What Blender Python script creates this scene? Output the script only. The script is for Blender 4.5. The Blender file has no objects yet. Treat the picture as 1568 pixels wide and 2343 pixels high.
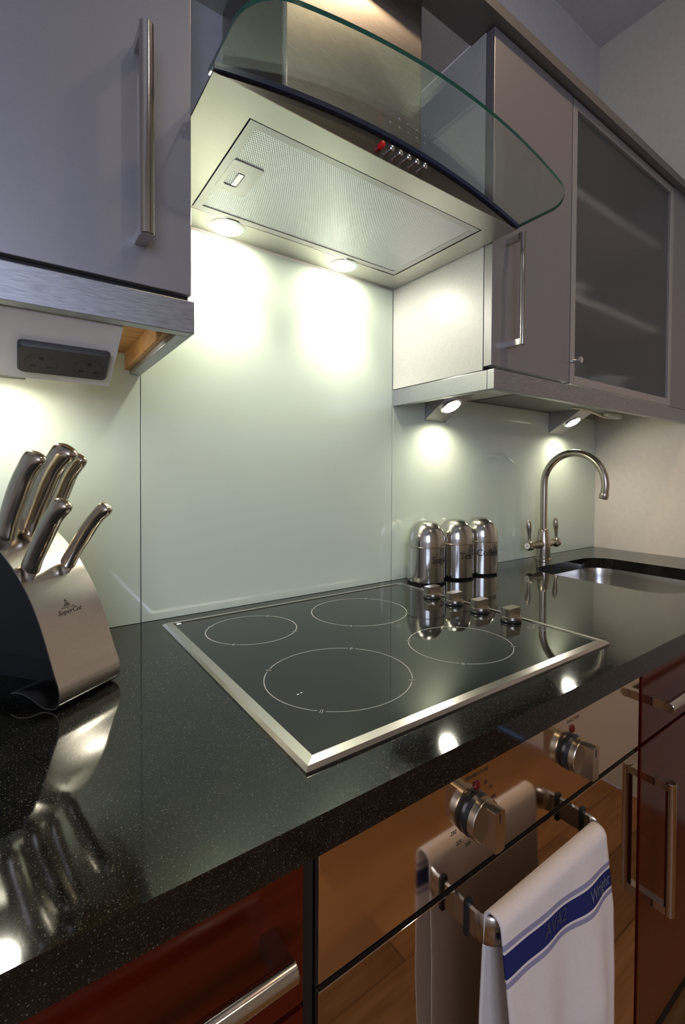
import bpy, bmesh, math, random
from mathutils import Vector, Matrix
random.seed(7)
SC = bpy.context.scene
COL = SC.collection
T = 0.9                      # worktop height above the floor; z values below are relative to the worktop

# ------------------------------------------------------------------ camera
def cam_setup():
    yaw, pitch, roll = map(math.radians, (-36.7533, -1.0841, 0.3189))
    f = Vector((-math.sin(yaw)*math.cos(pitch), math.cos(yaw)*math.cos(pitch), math.sin(pitch)))
    rt = Vector((math.cos(yaw), math.sin(yaw), 0)); up = rt.cross(f)
    r2 = rt*math.cos(roll) + up*math.sin(roll); u2 = -rt*math.sin(roll) + up*math.cos(roll)
    cd = bpy.data.cameras.new('camera'); co = bpy.data.objects.new('camera', cd); COL.objects.link(co)
    m = Matrix((r2, u2, -f)).transposed().to_4x4()
    m.translation = Vector((-0.18604, -0.93694, 0.27424 + T))
    co.matrix_world = m
    cd.sensor_fit = 'AUTO'; cd.sensor_width = 36; cd.lens = 1076.8545/2343*36
    cd.shift_x = -51.9385/2343; cd.shift_y = -63.5909/2343
    cd.clip_start = 0.01; cd.clip_end = 50
    SC.camera = co
cam_setup()

# ------------------------------------------------------------------ world, daylight, exposure
w = bpy.data.worlds.new('dusk'); SC.world = w; w.use_nodes = True
w.node_tree.nodes['Background'].inputs[0].default_value = (0.25, 0.38, 0.75, 1)
w.node_tree.nodes['Background'].inputs[1].default_value = 0.6

def area(name, loc, target, sx, sy, power, color, spread=180):
    l = bpy.data.lights.new(name, 'AREA'); l.shape = 'RECTANGLE'; l.size = sx; l.size_y = sy
    l.energy = power; l.color = color; l.spread = math.radians(spread)
    o = bpy.data.objects.new(name, l); COL.objects.link(o); o.location = loc
    o.rotation_euler = (Vector(target)-Vector(loc)).to_track_quat('-Z', 'Z').to_euler()
    return o
def spot(name, loc, target, power, color, angle, blend, size=0.02):
    l = bpy.data.lights.new(name, 'SPOT'); l.energy = power; l.color = color
    l.spot_size = math.radians(angle); l.spot_blend = blend; l.shadow_soft_size = size
    o = bpy.data.objects.new(name, l); COL.objects.link(o); o.location = loc
    o.rotation_euler = (Vector(target)-Vector(loc)).to_track_quat('-Z', 'Y').to_euler()
    return o
DAY = (0.70, 0.77, 1.0)
HALO = (1.0, 0.93, 0.72)
WARM = (1.0, 0.66, 0.36)
area('window_daylight', (-0.85, -2.37, T+0.65), (-0.6, 0.0, T+0.62), 1.1, 1.2, 14.0, DAY)

vs = SC.view_settings
SC.display_settings.display_device = 'sRGB'
vs.view_transform = 'Standard'; vs.look = 'None'; vs.exposure = 1.0; vs.gamma = 1.0
vs.use_curve_mapping = False
try:
    SC.cycles.use_denoising = True; SC.cycles.denoiser = 'OPENIMAGEDENOISE'
    SC.cycles.sample_clamp_indirect = 4.0
    SC.cycles.caustics_reflective = True; SC.cycles.caustics_refractive = True; SC.cycles.blur_glossy = 1.0
    SC.cycles.max_bounces = 8; SC.cycles.diffuse_bounces = 3; SC.cycles.glossy_bounces = 5; SC.cycles.transmission_bounces = 6; SC.cycles.transparent_max_bounces = 10
    SC.cycles.use_adaptive_sampling = True; SC.cycles.adaptive_threshold = 0.06
except Exception:
    pass

# ------------------------------------------------------------------ materials
def lin(r, g, b):
    f = lambda c: (c/255/12.92) if c/255 <= 0.04045 else ((c/255+0.055)/1.055)**2.4
    return (f(r), f(g), f(b), 1)
def mat(name, color, rough=0.5, metal=0.0, spec=0.5, coat=0.0, coat_rough=0.03, aniso=0.0):
    m = bpy.data.materials.new(name); m.use_nodes = True
    b = m.node_tree.nodes['Principled BSDF']
    b.inputs['Base Color'].default_value = color; b.inputs['Roughness'].default_value = rough
    b.inputs['Metallic'].default_value = metal; b.inputs['Specular IOR Level'].default_value = spec
    b.inputs['Coat Weight'].default_value = coat; b.inputs['Coat Roughness'].default_value = coat_rough
    b.inputs['Anisotropic'].default_value = aniso
    return m
def nd(m, typ, **kw):
    n = m.node_tree.nodes.new(typ)
    for k, v in kw.items(): setattr(n, k, v)
    return n
def lk(m, a, b): m.node_tree.links.new(a, b)
def bsdf(m): return m.node_tree.nodes['Principled BSDF']
def coords(m, scale=(1, 1, 1), rot=(0, 0, 0)):
    tc = nd(m, 'ShaderNodeNewGeometry'); mp = nd(m, 'ShaderNodeMapping')
    mp.inputs['Scale'].default_value = scale; mp.inputs['Rotation'].default_value = rot
    lk(m, tc.outputs['Position'], mp.inputs['Vector']); return mp.outputs[0]
def add_noise(m, scale, vecscale, c0, c1, p0=0.35, p1=0.65, bump=0.0, rough=None, detail=4, dist=0.002):
    v = coords(m, vecscale)
    n = nd(m, 'ShaderNodeTexNoise'); n.inputs['Scale'].default_value = scale; n.inputs['Detail'].default_value = detail
    lk(m, v, n.inputs['Vector'])
    r = nd(m, 'ShaderNodeValToRGB'); r.color_ramp.elements[0].position = p0; r.color_ramp.elements[1].position = p1
    r.color_ramp.elements[0].color = c0; r.color_ramp.elements[1].color = c1
    lk(m, n.outputs['Fac'], r.inputs['Fac']); lk(m, r.outputs['Color'], bsdf(m).inputs['Base Color'])
    if bump:
        bp = nd(m, 'ShaderNodeBump'); bp.inputs['Strength'].default_value = bump; bp.inputs['Distance'].default_value = dist
        lk(m, n.outputs['Fac'], bp.inputs['Height']); lk(m, bp.outputs[0], bsdf(m).inputs['Normal'])
    if rough:
        mr = nd(m, 'ShaderNodeMapRange'); mr.inputs['To Min'].default_value = rough[0]; mr.inputs['To Max'].default_value = rough[1]
        lk(m, n.outputs['Fac'], mr.inputs['Value']); lk(m, mr.outputs[0], bsdf(m).inputs['Roughness'])
    return m
def mul(c, k): return (c[0]*k, c[1]*k, c[2]*k, 1)

M = {}
# brushed stainless (grain along x), and plain satin steel
c = (0.58, 0.56, 0.52, 1)
M['steel_x'] = add_noise(mat('brushed_steel_x', c, 0.3, 1.0), 120, (0.4, 30, 30), mul(c, 0.93), mul(c, 1.05), bump=0.02, rough=(0.24, 0.38), dist=0.0005)
M['steel_z'] = add_noise(mat('brushed_steel_z', c, 0.18, 1.0), 140, (12, 12, 0.5), mul(c, 0.95), mul(c, 1.04), rough=(0.14, 0.20))
M['chimney'] = add_noise(mat('chimney_steel', (0.5, 0.48, 0.45, 1), 0.3, 1.0, aniso=0.85), 140, (0.4, 20, 20), (0.40, 0.37, 0.34, 1), (0.46, 0.43, 0.40, 1), rough=(0.24, 0.30))
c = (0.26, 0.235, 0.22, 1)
M['fascia'] = add_noise(mat('fascia_steel', c, 0.24, 1.0), 140, (0.4, 20, 20), mul(c, 0.93), mul(c, 1.05), rough=(0.2, 0.26))  # darker than the other steel: reflected dark room put into the colour
tg = nd(M['chimney'], 'ShaderNodeTangent', direction_type='RADIAL', axis='Z'); lk(M['chimney'], tg.outputs[0], bsdf(M['chimney']).inputs['Tangent'])
M['steel'] = mat('satin_steel', (0.60, 0.57, 0.53, 1), 0.24, 1.0)
M['nickel'] = mat('brushed_nickel', (0.52, 0.46, 0.38, 1), 0.25, 1.0)
M['knife'] = mat('knife_steel', (0.60, 0.54, 0.46, 1), 0.2, 1.0)
M['chrome'] = mat('chrome', (0.75, 0.76, 0.8, 1), 0.06, 1.0)
M['handle'] = add_noise(mat('handle_steel', c, 0.25, 1.0), 80, (30, 30, 30), (0.50, 0.46, 0.42, 1), (0.60, 0.56, 0.52, 1), rough=(0.13, 0.18))
# laminate doors: metallic grey lacquer
c = (0.30, 0.285, 0.30, 1)
M['door'] = add_noise(mat('grey_lacquer', c, 0.4, 0.6, coat=0.08, coat_rough=0.2), 1600, (1, 1, 1), mul(c, 0.95), mul(c, 1.05), rough=(0.40, 0.44))
c = (0.40, 0.40, 0.41, 1)
M['alu'] = mat('aluminium', (0.50, 0.49, 0.50, 1), 0.38, 0.8)
c = (0.40, 0.40, 0.42, 1)
M['rail'] = add_noise(mat('brushed_rail', c, 0.36, 0.9), 40, (1.6, 40, 40), mul(c, 0.75), mul(c, 1.18), bump=0.1, rough=(0.32, 0.5), dist=0.0006)
c = (0.55, 0.54, 0.52, 1)
M['side'] = add_noise(mat('cabinet_side', c, 0.42, 0.1), 300, (1, 1, 1), mul(c, 0.95), mul(c, 1.05))
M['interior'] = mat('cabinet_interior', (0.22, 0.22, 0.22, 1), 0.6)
M['shelf'] = mat('pale_shelf', (0.80, 0.78, 0.72, 1), 0.5)
M['darkgap'] = mat('dark_gap', (0.008, 0.008, 0.01, 1), 0.6)
M['black'] = mat('black_plastic', (0.012, 0.012, 0.013, 1), 0.3)
M['socket'] = mat('socket_black', (0.05, 0.048, 0.045, 1), 0.5)
M['white'] = mat('white_panel', (0.86, 0.84, 0.80, 1), 0.3)
c = (0.55, 0.30, 0.10, 1)
M['pine'] = add_noise(mat('bare_pine', c, 0.6), 8, (2, 14, 14), (0.62, 0.36, 0.13, 1), (0.45, 0.20, 0.055, 1), 0.3, 0.7)
# splashback: back-painted glass
M['splash'] = mat('painted_glass', (0.61, 0.685, 0.575, 1), 0.22, 0.0, 0.5, coat=1.0, coat_rough=0.025)
M['cream'] = add_noise(mat('cream_paint', (0.7, 0.6, 0.48, 1), 0.6), 60, (1, 1, 1), (0.70, 0.625, 0.53, 1), (0.73, 0.655, 0.56, 1), bump=0.05)
M['paint'] = add_noise(mat('white_paint', (0.6, 0.6, 0.6, 1), 0.7), 60, (1, 1, 1), (0.57, 0.56, 0.56, 1), (0.60, 0.59, 0.59, 1), bump=0.05)
c = (0.070, 0.006, 0.002, 1)
M['red'] = add_noise(mat('red_lacquer', c, 0.14, 0, 0.35), 6, (1, 12, 12), mul(c, 0.75), mul(c, 1.2))
# oven: bronze-tinted mirror
c = (0.80, 0.68, 0.55, 1)
M['mirror'] = add_noise(mat('oven_mirror', c, 0.10, 1.0), 300, (1, 20, 20), mul(c, 0.97), mul(c, 1.03), rough=(0.06, 0.10))
M['mirror_dark'] = mat('oven_door_glass', (0.58, 0.49, 0.40, 1), 0.035, 1.0)
M['hobglass'] = mat('hob_glass', (0.006, 0.007, 0.006, 1), 0.035, 0, 0.6)
M['ink'] = mat('print_grey', (0.27, 0.27, 0.26, 1), 0.5)
M['inkblack'] = mat('print_black', (0.015, 0.012, 0.01, 1), 0.5)
M['inkwhite'] = mat('print_white', (0.75, 0.75, 0.75, 1), 0.5)
M['neon'] = mat('neon_red', (0.12, 0.004, 0.004, 1), 0.15)
M['redlens'] = mat('lens_red', (0.75, 0.02, 0.015, 1), 0.15)
M['rubber'] = mat('black_rubber', (0.01, 0.01, 0.01, 1), 0.45)
M['cable'] = mat('cream_cable', (0.62, 0.55, 0.40, 1), 0.5)
M['ceramic'] = mat('white_ceramic', (0.8, 0.78, 0.72, 1), 0.25)
M['crown'] = mat('cornice_lacquer', (0.16, 0.148, 0.14, 1), 0.38, 0.3)
M['plinth'] = mat('black_plinth', (0.008, 0.008, 0.008, 1), 0.4)

def granite():
    m = mat('black_granite', (0.01, 0.011, 0.009, 1), 0.06, 0, 0.55)
    v = coords(m)
    out = None
    n2 = nd(m, 'ShaderNodeTexNoise'); n2.inputs['Scale'].default_value = 45; n2.inputs['Detail'].default_value = 3
    lk(m, v, n2.inputs['Vector'])
    base = nd(m, 'ShaderNodeValToRGB'); e = base.color_ramp.elements
    e[0].position = 0.35; e[0].color = (0.003, 0.0035, 0.003, 1); e[1].position = 0.75; e[1].color = (0.009, 0.009, 0.007, 1)
    lk(m, n2.outputs['Fac'], base.inputs['Fac'])
    prev = base.outputs['Color']
    for sc, th, colr, seed in ((620, 0.17, (0.055, 0.055, 0.04, 1), 0), (330, 0.12, (0.085, 0.08, 0.06, 1), 3.3), (1000, 0.2, (0.035, 0.03, 0.02, 1), 7.7)):
        mp = nd(m, 'ShaderNodeMapping'); mp.inputs['Location'].default_value = (seed, seed, seed); lk(m, v, mp.inputs['Vector'])
        vo = nd(m, 'ShaderNodeTexVoronoi'); vo.inputs['Scale'].default_value = sc; lk(m, mp.outputs[0], vo.inputs['Vector'])
        # only some cells carry a fleck
        sep = nd(m, 'ShaderNodeSeparateColor'); lk(m, vo.outputs['Color'], sep.inputs[0])
        gt = nd(m, 'ShaderNodeMath', operation='GREATER_THAN'); gt.inputs[1].default_value = 0.62; lk(m, sep.outputs[0], gt.inputs[0])
        lt = nd(m, 'ShaderNodeMath', operation='LESS_THAN'); lt.inputs[1].default_value = th*1.6; lk(m, vo.outputs['Distance'], lt.inputs[0])
        mu = nd(m, 'ShaderNodeMath', operation='MULTIPLY'); lk(m, gt.outputs[0], mu.inputs[0]); lk(m, lt.outputs[0], mu.inputs[1])
        mx = nd(m, 'ShaderNodeMix', data_type='RGBA'); lk(m, mu.outputs[0], mx.inputs[0]); lk(m, prev, mx.inputs[6]); mx.inputs[7].default_value = colr
        prev = mx.outputs[2]
    lk(m, prev, bsdf(m).inputs['Base Color'])
    return m
M['granite'] = granite()

def thin_glass(name, tint, refl=1.0, rough=0.0):
    m = bpy.data.materials.new(name); m.use_nodes = True
    nt = m.node_tree; nt.nodes.remove(nt.nodes['Principled BSDF'])
    out = nt.nodes['Material Output']
    tr = nd(m, 'ShaderNodeBsdfTransparent'); tr.inputs[0].default_value = tint
    gl = nd(m, 'ShaderNodeBsdfGlossy'); gl.inputs['Roughness'].default_value = rough; gl.inputs['Color'].default_value = (1, 1, 1, 1)
    lw = nd(m, 'ShaderNodeLayerWeight'); lw.inputs['Blend'].default_value = 0.5
    pw_ = nd(m, 'ShaderNodeMath', operation='POWER'); pw_.inputs[1].default_value = 5.0; lk(m, lw.outputs['Facing'], pw_.inputs[0])
    ms = nd(m, 'ShaderNodeMath', operation='MULTIPLY_ADD'); ms.inputs[1].default_value = 0.9*refl; ms.inputs[2].default_value = 0.045*refl; lk(m, pw_.outputs[0], ms.inputs[0])
    mx = nd(m, 'ShaderNodeMixShader'); lk(m, ms.outputs[0], mx.inputs[0]); lk(m, tr.outputs[0], mx.inputs[1]); lk(m, gl.outputs[0], mx.inputs[2])
    lk(m, mx.outputs[0], out.inputs[0]); return m
M['visor'] = thin_glass('visor_glass', (0.90, 0.955, 0.92, 1))
M['visor_edge'] = mat('visor_edge', (0.012, 0.07, 0.045, 1), 0.08)
M['window_glass'] = thin_glass('window_glass', (0.95, 0.97, 0.98, 1))

def frosted():
    m = bpy.data.materials.new('frosted_glass'); m.use_nodes = True
    nt = m.node_tree; nt.nodes.remove(nt.nodes['Principled BSDF']); out = nt.nodes['Material Output']
    rf = nd(m, 'ShaderNodeBsdfRefraction'); rf.inputs['Roughness'].default_value = 0.3; rf.inputs['IOR'].default_value = 1.2
    rf.inputs['Color'].default_value = (0.92, 0.93, 0.93, 1)
    df = nd(m, 'ShaderNodeBsdfDiffuse'); df.inputs['Color'].default_value = (0.20, 0.21, 0.21, 1)
    gl = nd(m, 'ShaderNodeBsdfGlossy'); gl.inputs['Roughness'].default_value = 0.32; gl.inputs['Color'].default_value = (0.9, 0.9, 0.95, 1)
    m1 = nd(m, 'ShaderNodeMixShader'); m1.inputs[0].default_value = 0.16; lk(m, rf.outputs[0], m1.inputs[1]); lk(m, df.outputs[0], m1.inputs[2])
    lw = nd(m, 'ShaderNodeLayerWeight'); lw.inputs['Blend'].default_value = 0.5
    pw_ = nd(m, 'ShaderNodeMath', operation='POWER'); pw_.inputs[1].default_value = 5.0; lk(m, lw.outputs['Facing'], pw_.inputs[0])
    ms = nd(m, 'ShaderNodeMath', operation='MULTIPLY_ADD'); ms.inputs[1].default_value = 0.5; ms.inputs[2].default_value = 0.04; lk(m, pw_.outputs[0], ms.inputs[0])
    m2 = nd(m, 'ShaderNodeMixShader'); lk(m, ms.outputs[0], m2.inputs[0]); lk(m, m1.outputs[0], m2.inputs[1]); lk(m, gl.outputs[0], m2.inputs[2])
    tr = nd(m, 'ShaderNodeBsdfTransparent'); m3 = nd(m, 'ShaderNodeMixShader'); m3.inputs[0].default_value = 0.12
    lk(m, m2.outputs[0], m3.inputs[1]); lk(m, tr.outputs[0], m3.inputs[2])
    lk(m, m3.outputs[0], out.inputs[0]); return m
M['frosted'] = frosted()

def emit(name, color, strength):
    m = bpy.data.materials.new(name); m.use_nodes = True; nt = m.node_tree; nt.nodes.remove(nt.nodes['Principled BSDF'])
    e = nd(m, 'ShaderNodeEmission'); e.inputs[0].default_value = (*color, 1); e.inputs[1].default_value = strength
    lk(m, e.outputs[0], nt.nodes['Material Output'].inputs[0]); return m
M['lamp'] = emit('halogen_lens', (1.0, 0.95, 0.80), 60)
M['lamp_hood'] = emit('hood_lens', (1.0, 0.96, 0.78), 110)

def filter_mesh():
    m = mat('filter_mesh', (0.5, 0.5, 0.5, 1), 0.35, 0.9)
    v = coords(m, (1, 1, 0))
    def wave(rot, sc):
        mp = nd(m, 'ShaderNodeMapping'); mp.inputs['Rotation'].default_value = (0, 0, rot); lk(m, v, mp.inputs['Vector'])
        wv = nd(m, 'ShaderNodeTexWave'); wv.inputs['Scale'].default_value = sc; lk(m, mp.outputs[0], wv.inputs['Vector']); return wv.outputs['Fac']
    a, b = wave(math.radians(32), 100), wave(math.radians(-32), 100)
    mx = nd(m, 'ShaderNodeMath', operation='MAXIMUM'); lk(m, a, mx.inputs[0]); lk(m, b, mx.inputs[1])
    r = nd(m, 'ShaderNodeValToRGB'); e = r.color_ramp.elements
    e[0].position = 0.45; e[0].color = (0.14, 0.14, 0.16, 1); e[1].position = 0.8; e[1].color = (0.85, 0.85, 0.90, 1)
    lk(m, mx.outputs[0], r.inputs['Fac']); lk(m, r.outputs[0], bsdf(m).inputs['Base Color'])
    bp = nd(m, 'ShaderNodeBump'); bp.inputs['Strength'].default_value = 0.35; bp.inputs['Distance'].default_value = 0.001
    lk(m, mx.outputs[0], bp.inputs['Height']); lk(m, bp.outputs[0], bsdf(m).inputs['Normal'])
    return m
M['filter'] = filter_mesh()

def plank_mat():
    m = mat('oak_plank', (0.3, 0.14, 0.04, 1), 0.4)
    v = coords(m, (3, 40, 1))
    n = nd(m, 'ShaderNodeTexNoise'); n.inputs['Scale'].default_value = 2.0; n.inputs['Detail'].default_value = 6; lk(m, v, n.inputs['Vector'])
    oi = nd(m, 'ShaderNodeObjectInfo')
    r = nd(m, 'ShaderNodeValToRGB'); e = r.color_ramp.elements
    e[0].position = 0.3; e[0].color = (0.22, 0.095, 0.028, 1); e[1].position = 0.75; e[1].color = (0.40, 0.20, 0.07, 1)
    lk(m, n.outputs['Fac'], r.inputs['Fac'])
    mr = nd(m, 'ShaderNodeMapRange'); mr.inputs['To Min'].default_value = 0.75; mr.inputs['To Max'].default_value = 1.25; lk(m, oi.outputs['Random'], mr.inputs['Value'])
    mx = nd(m, 'ShaderNodeMix', data_type='RGBA', blend_type='MULTIPLY'); mx.inputs[0].default_value = 1
    lk(m, r.outputs[0], mx.inputs[6]); lk(m, mr.outputs[0], mx.inputs[7]); lk(m, mx.outputs[2], bsdf(m).inputs['Base Color'])
    return m
M['plank'] = plank_mat()

def towel_mat():
    m = mat('tea_towel', (0.75, 0.7, 0.65, 1), 0.9, 0, 0.1)
    uv = nd(m, 'ShaderNodeUVMap'); sp = nd(m, 'ShaderNodeSeparateXYZ'); lk(m, uv.outputs[0], sp.inputs[0])
    r = nd(m, 'ShaderNodeValToRGB'); r.color_ramp.interpolation = 'CONSTANT'
    W_, B_, S_ = (0.76, 0.67, 0.60, 1), (0.022, 0.026, 0.11, 1), (0.30, 0.27, 0.36, 1)
    st = [(0, W_), (0.529, S_), (0.5355, W_), (0.5395, B_), (0.572, W_), (0.5765, S_), (0.583, W_), (0.90, S_), (0.908, W_)]
    els = r.color_ramp.elements
    els[0].position = 0; els[0].color = W_; els[1].position = st[1][0]; els[1].color = st[1][1]
    for p, cc in st[2:]:
        q = els.new(p); q.color = cc
    lk(m, sp.outputs[1], r.inputs['Fac'])
    n = nd(m, 'ShaderNodeTexNoise'); n.inputs['Scale'].default_value = 900; lk(m, coords(m), n.inputs['Vector'])
    mr = nd(m, 'ShaderNodeMapRange'); mr.inputs['To Min'].default_value = 0.88; mr.inputs['To Max'].default_value = 1.1; lk(m, n.outputs['Fac'], mr.inputs['Value'])
    mx = nd(m, 'ShaderNodeMix', data_type='RGBA', blend_type='MULTIPLY'); mx.inputs[0].default_value = 1
    lk(m, r.outputs[0], mx.inputs[6]); lk(m, mr.outputs[0], mx.inputs[7]); lk(m, mx.outputs[2], bsdf(m).inputs['Base Color'])
    bp = nd(m, 'ShaderNodeBump'); bp.inputs['Strength'].default_value = 0.3; bp.inputs['Distance'].default_value = 0.001
    lk(m, n.outputs['Fac'], bp.inputs['Height']); lk(m, bp.outputs[0], bsdf(m).inputs['Normal'])
    return m
M['towel'] = towel_mat()
M['thread'] = mat('woven_thread', (0.16, 0.16, 0.22, 1), 0.9)
M['thread_dim'] = mat('woven_thread_dim', (0.06, 0.06, 0.10, 1), 0.9)

# ------------------------------------------------------------------ mesh helpers (z relative to the worktop)
class MB:
    def __init__(s): s.bm = bmesh.new(); s.mats = []
    def _slot(s, k):
        if k not in s.mats: s.mats.append(k)
        return s.mats.index(k)
    def poly(s, vs_, fs_, mk=None):
        bv = [s.bm.verts.new((v[0], v[1], v[2]+T)) for v in vs_]
        out = []
        for f in fs_:
            try:
                ff = s.bm.faces.new([bv[i] for i in f]); out.append(ff)
                if mk: ff.material_index = s._slot(mk)
            except ValueError: pass
        return bv, out
    def box(s, lo, hi, bev=0.0, seg=2, mk=None):
        x0, y0, z0 = [min(a, b) for a, b in zip(lo, hi)]; x1, y1, z1 = [max(a, b) for a, b in zip(lo, hi)]
        v = [(x0, y0, z0), (x1, y0, z0), (x1, y1, z0), (x0, y1, z0), (x0, y0, z1), (x1, y0, z1), (x1, y1, z1), (x0, y1, z1)]
        bv, ff = s.poly(v, [(3, 2, 1, 0), (4, 5, 6, 7), (0, 1, 5, 4), (1, 2, 6, 5), (2, 3, 7, 6), (3, 0, 4, 7)], mk)
        if bev:
            es = list({e for f in ff for e in f.edges})
            bmesh.ops.bevel(s.bm, geom=es, offset=bev, segments=seg, profile=0.5, affect='EDGES')
        return s
    def prism(s, pts, ext, mk=None):
        # pts: planar 3-D loop, extruded by vector ext
        n = len(pts); e = Vector(ext)
        v = [Vector(p) for p in pts] + [Vector(p)+e for p in pts]
        fs = [tuple(range(n-1, -1, -1)), tuple(range(n, 2*n))] + [(i, (i+1) % n, n+(i+1) % n, n+i) for i in range(n)]
        s.poly(v, fs, mk); return s
    def frame(s, d):
        d = Vector(d).normalized(); a = Vector((0, 0, 1)) if abs(d.z) < 0.9 else Vector((1, 0, 0))
        u = d.cross(a).normalized(); return u, d.cross(u).normalized()
    def lathe(s, p, d, prof, n=32, mk=None, cap=True):
        # prof: (radius, height along d)
        p = Vector(p); d = Vector(d).normalized(); u, v = s.frame(d); vs_ = []
        for r, h in prof:
            for i in range(n):
                a = 2*math.pi*i/n; vs_.append(p + d*h + u*(r*math.cos(a)) + v*(r*math.sin(a)))
        fs = [(k*n+i, k*n+(i+1) % n, (k+1)*n+(i+1) % n, (k+1)*n+i) for k in range(len(prof)-1) for i in range(n)]
        if cap: fs += [tuple(range(n-1, -1, -1)), tuple((len(prof)-1)*n+i for i in range(n))]
        s.poly(vs_, fs, mk); return s
    def cyl(s, p0, p1, r, n=24, mk=None, bev=0.0):
        d = Vector(p1)-Vector(p0); L = d.length
        prof = [(r, 0), (r, L)] if not bev else [(r-bev, 0), (r, bev), (r, L-bev), (r-bev, L)]
        return s.lathe(p0, d, prof, n, mk)
    def tube(s, path, rad, n=16, mk=None, flat=None):
        # sweep along path; rad number or list; flat=(ru, rv) elliptical factors
        P = [Vector(p) for p in path]; m = len(P)
        if not isinstance(rad, (list, tuple)): rad = [rad]*m
        t0 = (P[1]-P[0]).normalized(); u, v = s.frame(t0); vs_ = []
        for k in range(m):
            t = (P[min(k+1, m-1)]-P[max(k-1, 0)]).normalized()
            u = (u - t*u.dot(t)).normalized(); v = t.cross(u)
            for i in range(n):
                a = 2*math.pi*i/n; vs_.append(P[k] + u*(rad[k]*math.cos(a)) + v*(rad[k]*math.sin(a)))
        fs = [(k*n+i, k*n+(i+1) % n, (k+1)*n+(i+1) % n, (k+1)*n+i) for k in range(m-1) for i in range(n)]
        fs += [tuple(range(n-1, -1, -1)), tuple((m-1)*n+i for i in range(n))]
        s.poly(vs_, fs, mk); return s
    def sphere(s, c, r, mk=None, n=20):
        prof = [(max(r*math.sin(math.pi*k/12), 1e-5), r-r*math.cos(math.pi*k/12)) for k in range(13)]
        return s.lathe(Vector(c)-Vector((0, 0, r)), (0, 0, 1), prof, n, mk)
    def build(s, name, mk, parent=None, smooth=True, angle=35, origin=None, kind=None, label=None):
        bm = s.bm
        bmesh.ops.recalc_face_normals(bm, faces=bm.faces)
        if origin is None:
            if parent is not None: origin = Vector(PLOC[parent.name])
            else:
                xs = [v.co for v in bm.verts]
                lo = Vector([min(v[i] for v in xs) for i in range(3)]); hi = Vector([max(v[i] for v in xs) for i in range(3)])
                origin = Vector(((lo.x+hi.x)/2, (lo.y+hi.y)/2, lo.z))
        origin = Vector(origin)
        for v in bm.verts: v.co -= origin
        me = bpy.data.meshes.new(name); bm.to_mesh(me); bm.free()
        keys = s.mats if s.mats else [mk]
        if s.mats and mk and mk not in s.mats: pass
        for k in keys: me.materials.append(M[k])
        if smooth:
            for p in me.polygons: p.use_smooth = True
            me.set_sharp_from_angle(angle=math.radians(angle))
            for p in me.polygons:                      # flat main faces, rounded bevels only
                n_ = p.normal
                if max(abs(n_.x), abs(n_.y), abs(n_.z)) > 0.99999: p.use_smooth = False
        o = bpy.data.objects.new(name, me); COL.objects.link(o)
        if parent is not None:
            o.parent = parent; o.location = origin - Vector(PLOC[parent.name])
        else: o.location = origin
        PLOC[o.name] = tuple(origin)
        if kind: o['kind'] = kind
        if label: o['label'] = label
        return o
PLOC = {}
def tag(o, label, cat, group=None):
    o['label'] = label; o['category'] = cat
    if group: o['group'] = group
    return o
def thing(name, loc, label, cat, group=None):
    o = bpy.data.objects.new(name, None); COL.objects.link(o)
    loc = (loc[0], loc[1], loc[2]+T); o.location = loc; o.empty_display_size = 0.05
    PLOC[o.name] = loc
    return tag(o, label, cat, group)
def struct(o): o['kind'] = 'structure'; return o
def B(name, lo, hi, mk, parent=None, bev=0.0, **kw):
    return MB().box(lo, hi, bev).build(name, mk, parent, **kw)
def text_verts(s, size, align='CENTER', shear=0.0, spacing=1.0):
    cu = bpy.data.curves.new('tmp_text', 'FONT'); cu.body = s; cu.size = size; cu.align_x = align; cu.align_y = 'CENTER'
    cu.shear = shear; cu.space_character = spacing; cu.resolution_u = 3
    ob = bpy.data.objects.new('tmp_text', cu); COL.objects.link(ob)
    dg = bpy.context.evaluated_depsgraph_get(); dg.update()
    me = bpy.data.meshes.new_from_object(ob.evaluated_get(dg))
    v = [(p.co.x, p.co.y) for p in me.vertices]; f = [tuple(p.vertices) for p in me.polygons]
    bpy.data.objects.remove(ob); bpy.data.curves.remove(cu); bpy.data.meshes.remove(me)
    return v, f
def lettering(s, size, fn, mk, parent, name='lettering', **kw):
    v, f = text_verts(s, size, **kw)
    mb = MB(); mb.poly([fn(x, y) for x, y in v], f)
    return mb.build(name, mk, parent, smooth=False)
def arc(cx, cy, r, a0, a1, n):
    return [(cx+r*math.cos(math.radians(a0+(a1-a0)*i/n)), cy+r*math.sin(math.radians(a0+(a1-a0)*i/n))) for i in range(n+1)]
def rrect(x0, y0, x1, y1, r, n=8):
    return arc(x1-r, y1-r, r, 0, 90, n)+arc(x0+r, y1-r, r, 90, 180, n)+arc(x0+r, y0+r, r, 180, 270, n)+arc(x1-r, y0+r, r, 270, 360, n)
def plate_with_holes(outer, holes, z0, z1):
    """solid plate between z0 and z1 with holes; loops are lists of (x, y)"""
    mb = MB(); bm = mb.bm
    edges = []
    for lp in [outer]+holes:
        vs_ = [bm.verts.new((x, y, z1+T)) for x, y in lp]
        edges += [bm.edges.new((vs_[i], vs_[(i+1) % len(vs_)])) for i in range(len(vs_))]
    res = bmesh.ops.triangle_fill(bm, use_beauty=True, use_dissolve=False, edges=edges)
    faces = [g for g in res['geom'] if isinstance(g, bmesh.types.BMFace)]
    ext = bmesh.ops.extrude_face_region(bm, geom=faces)
    for g in ext['geom']:
        if isinstance(g, bmesh.types.BMVert): g.co.z += (z0-z1)
    return mb

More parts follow.
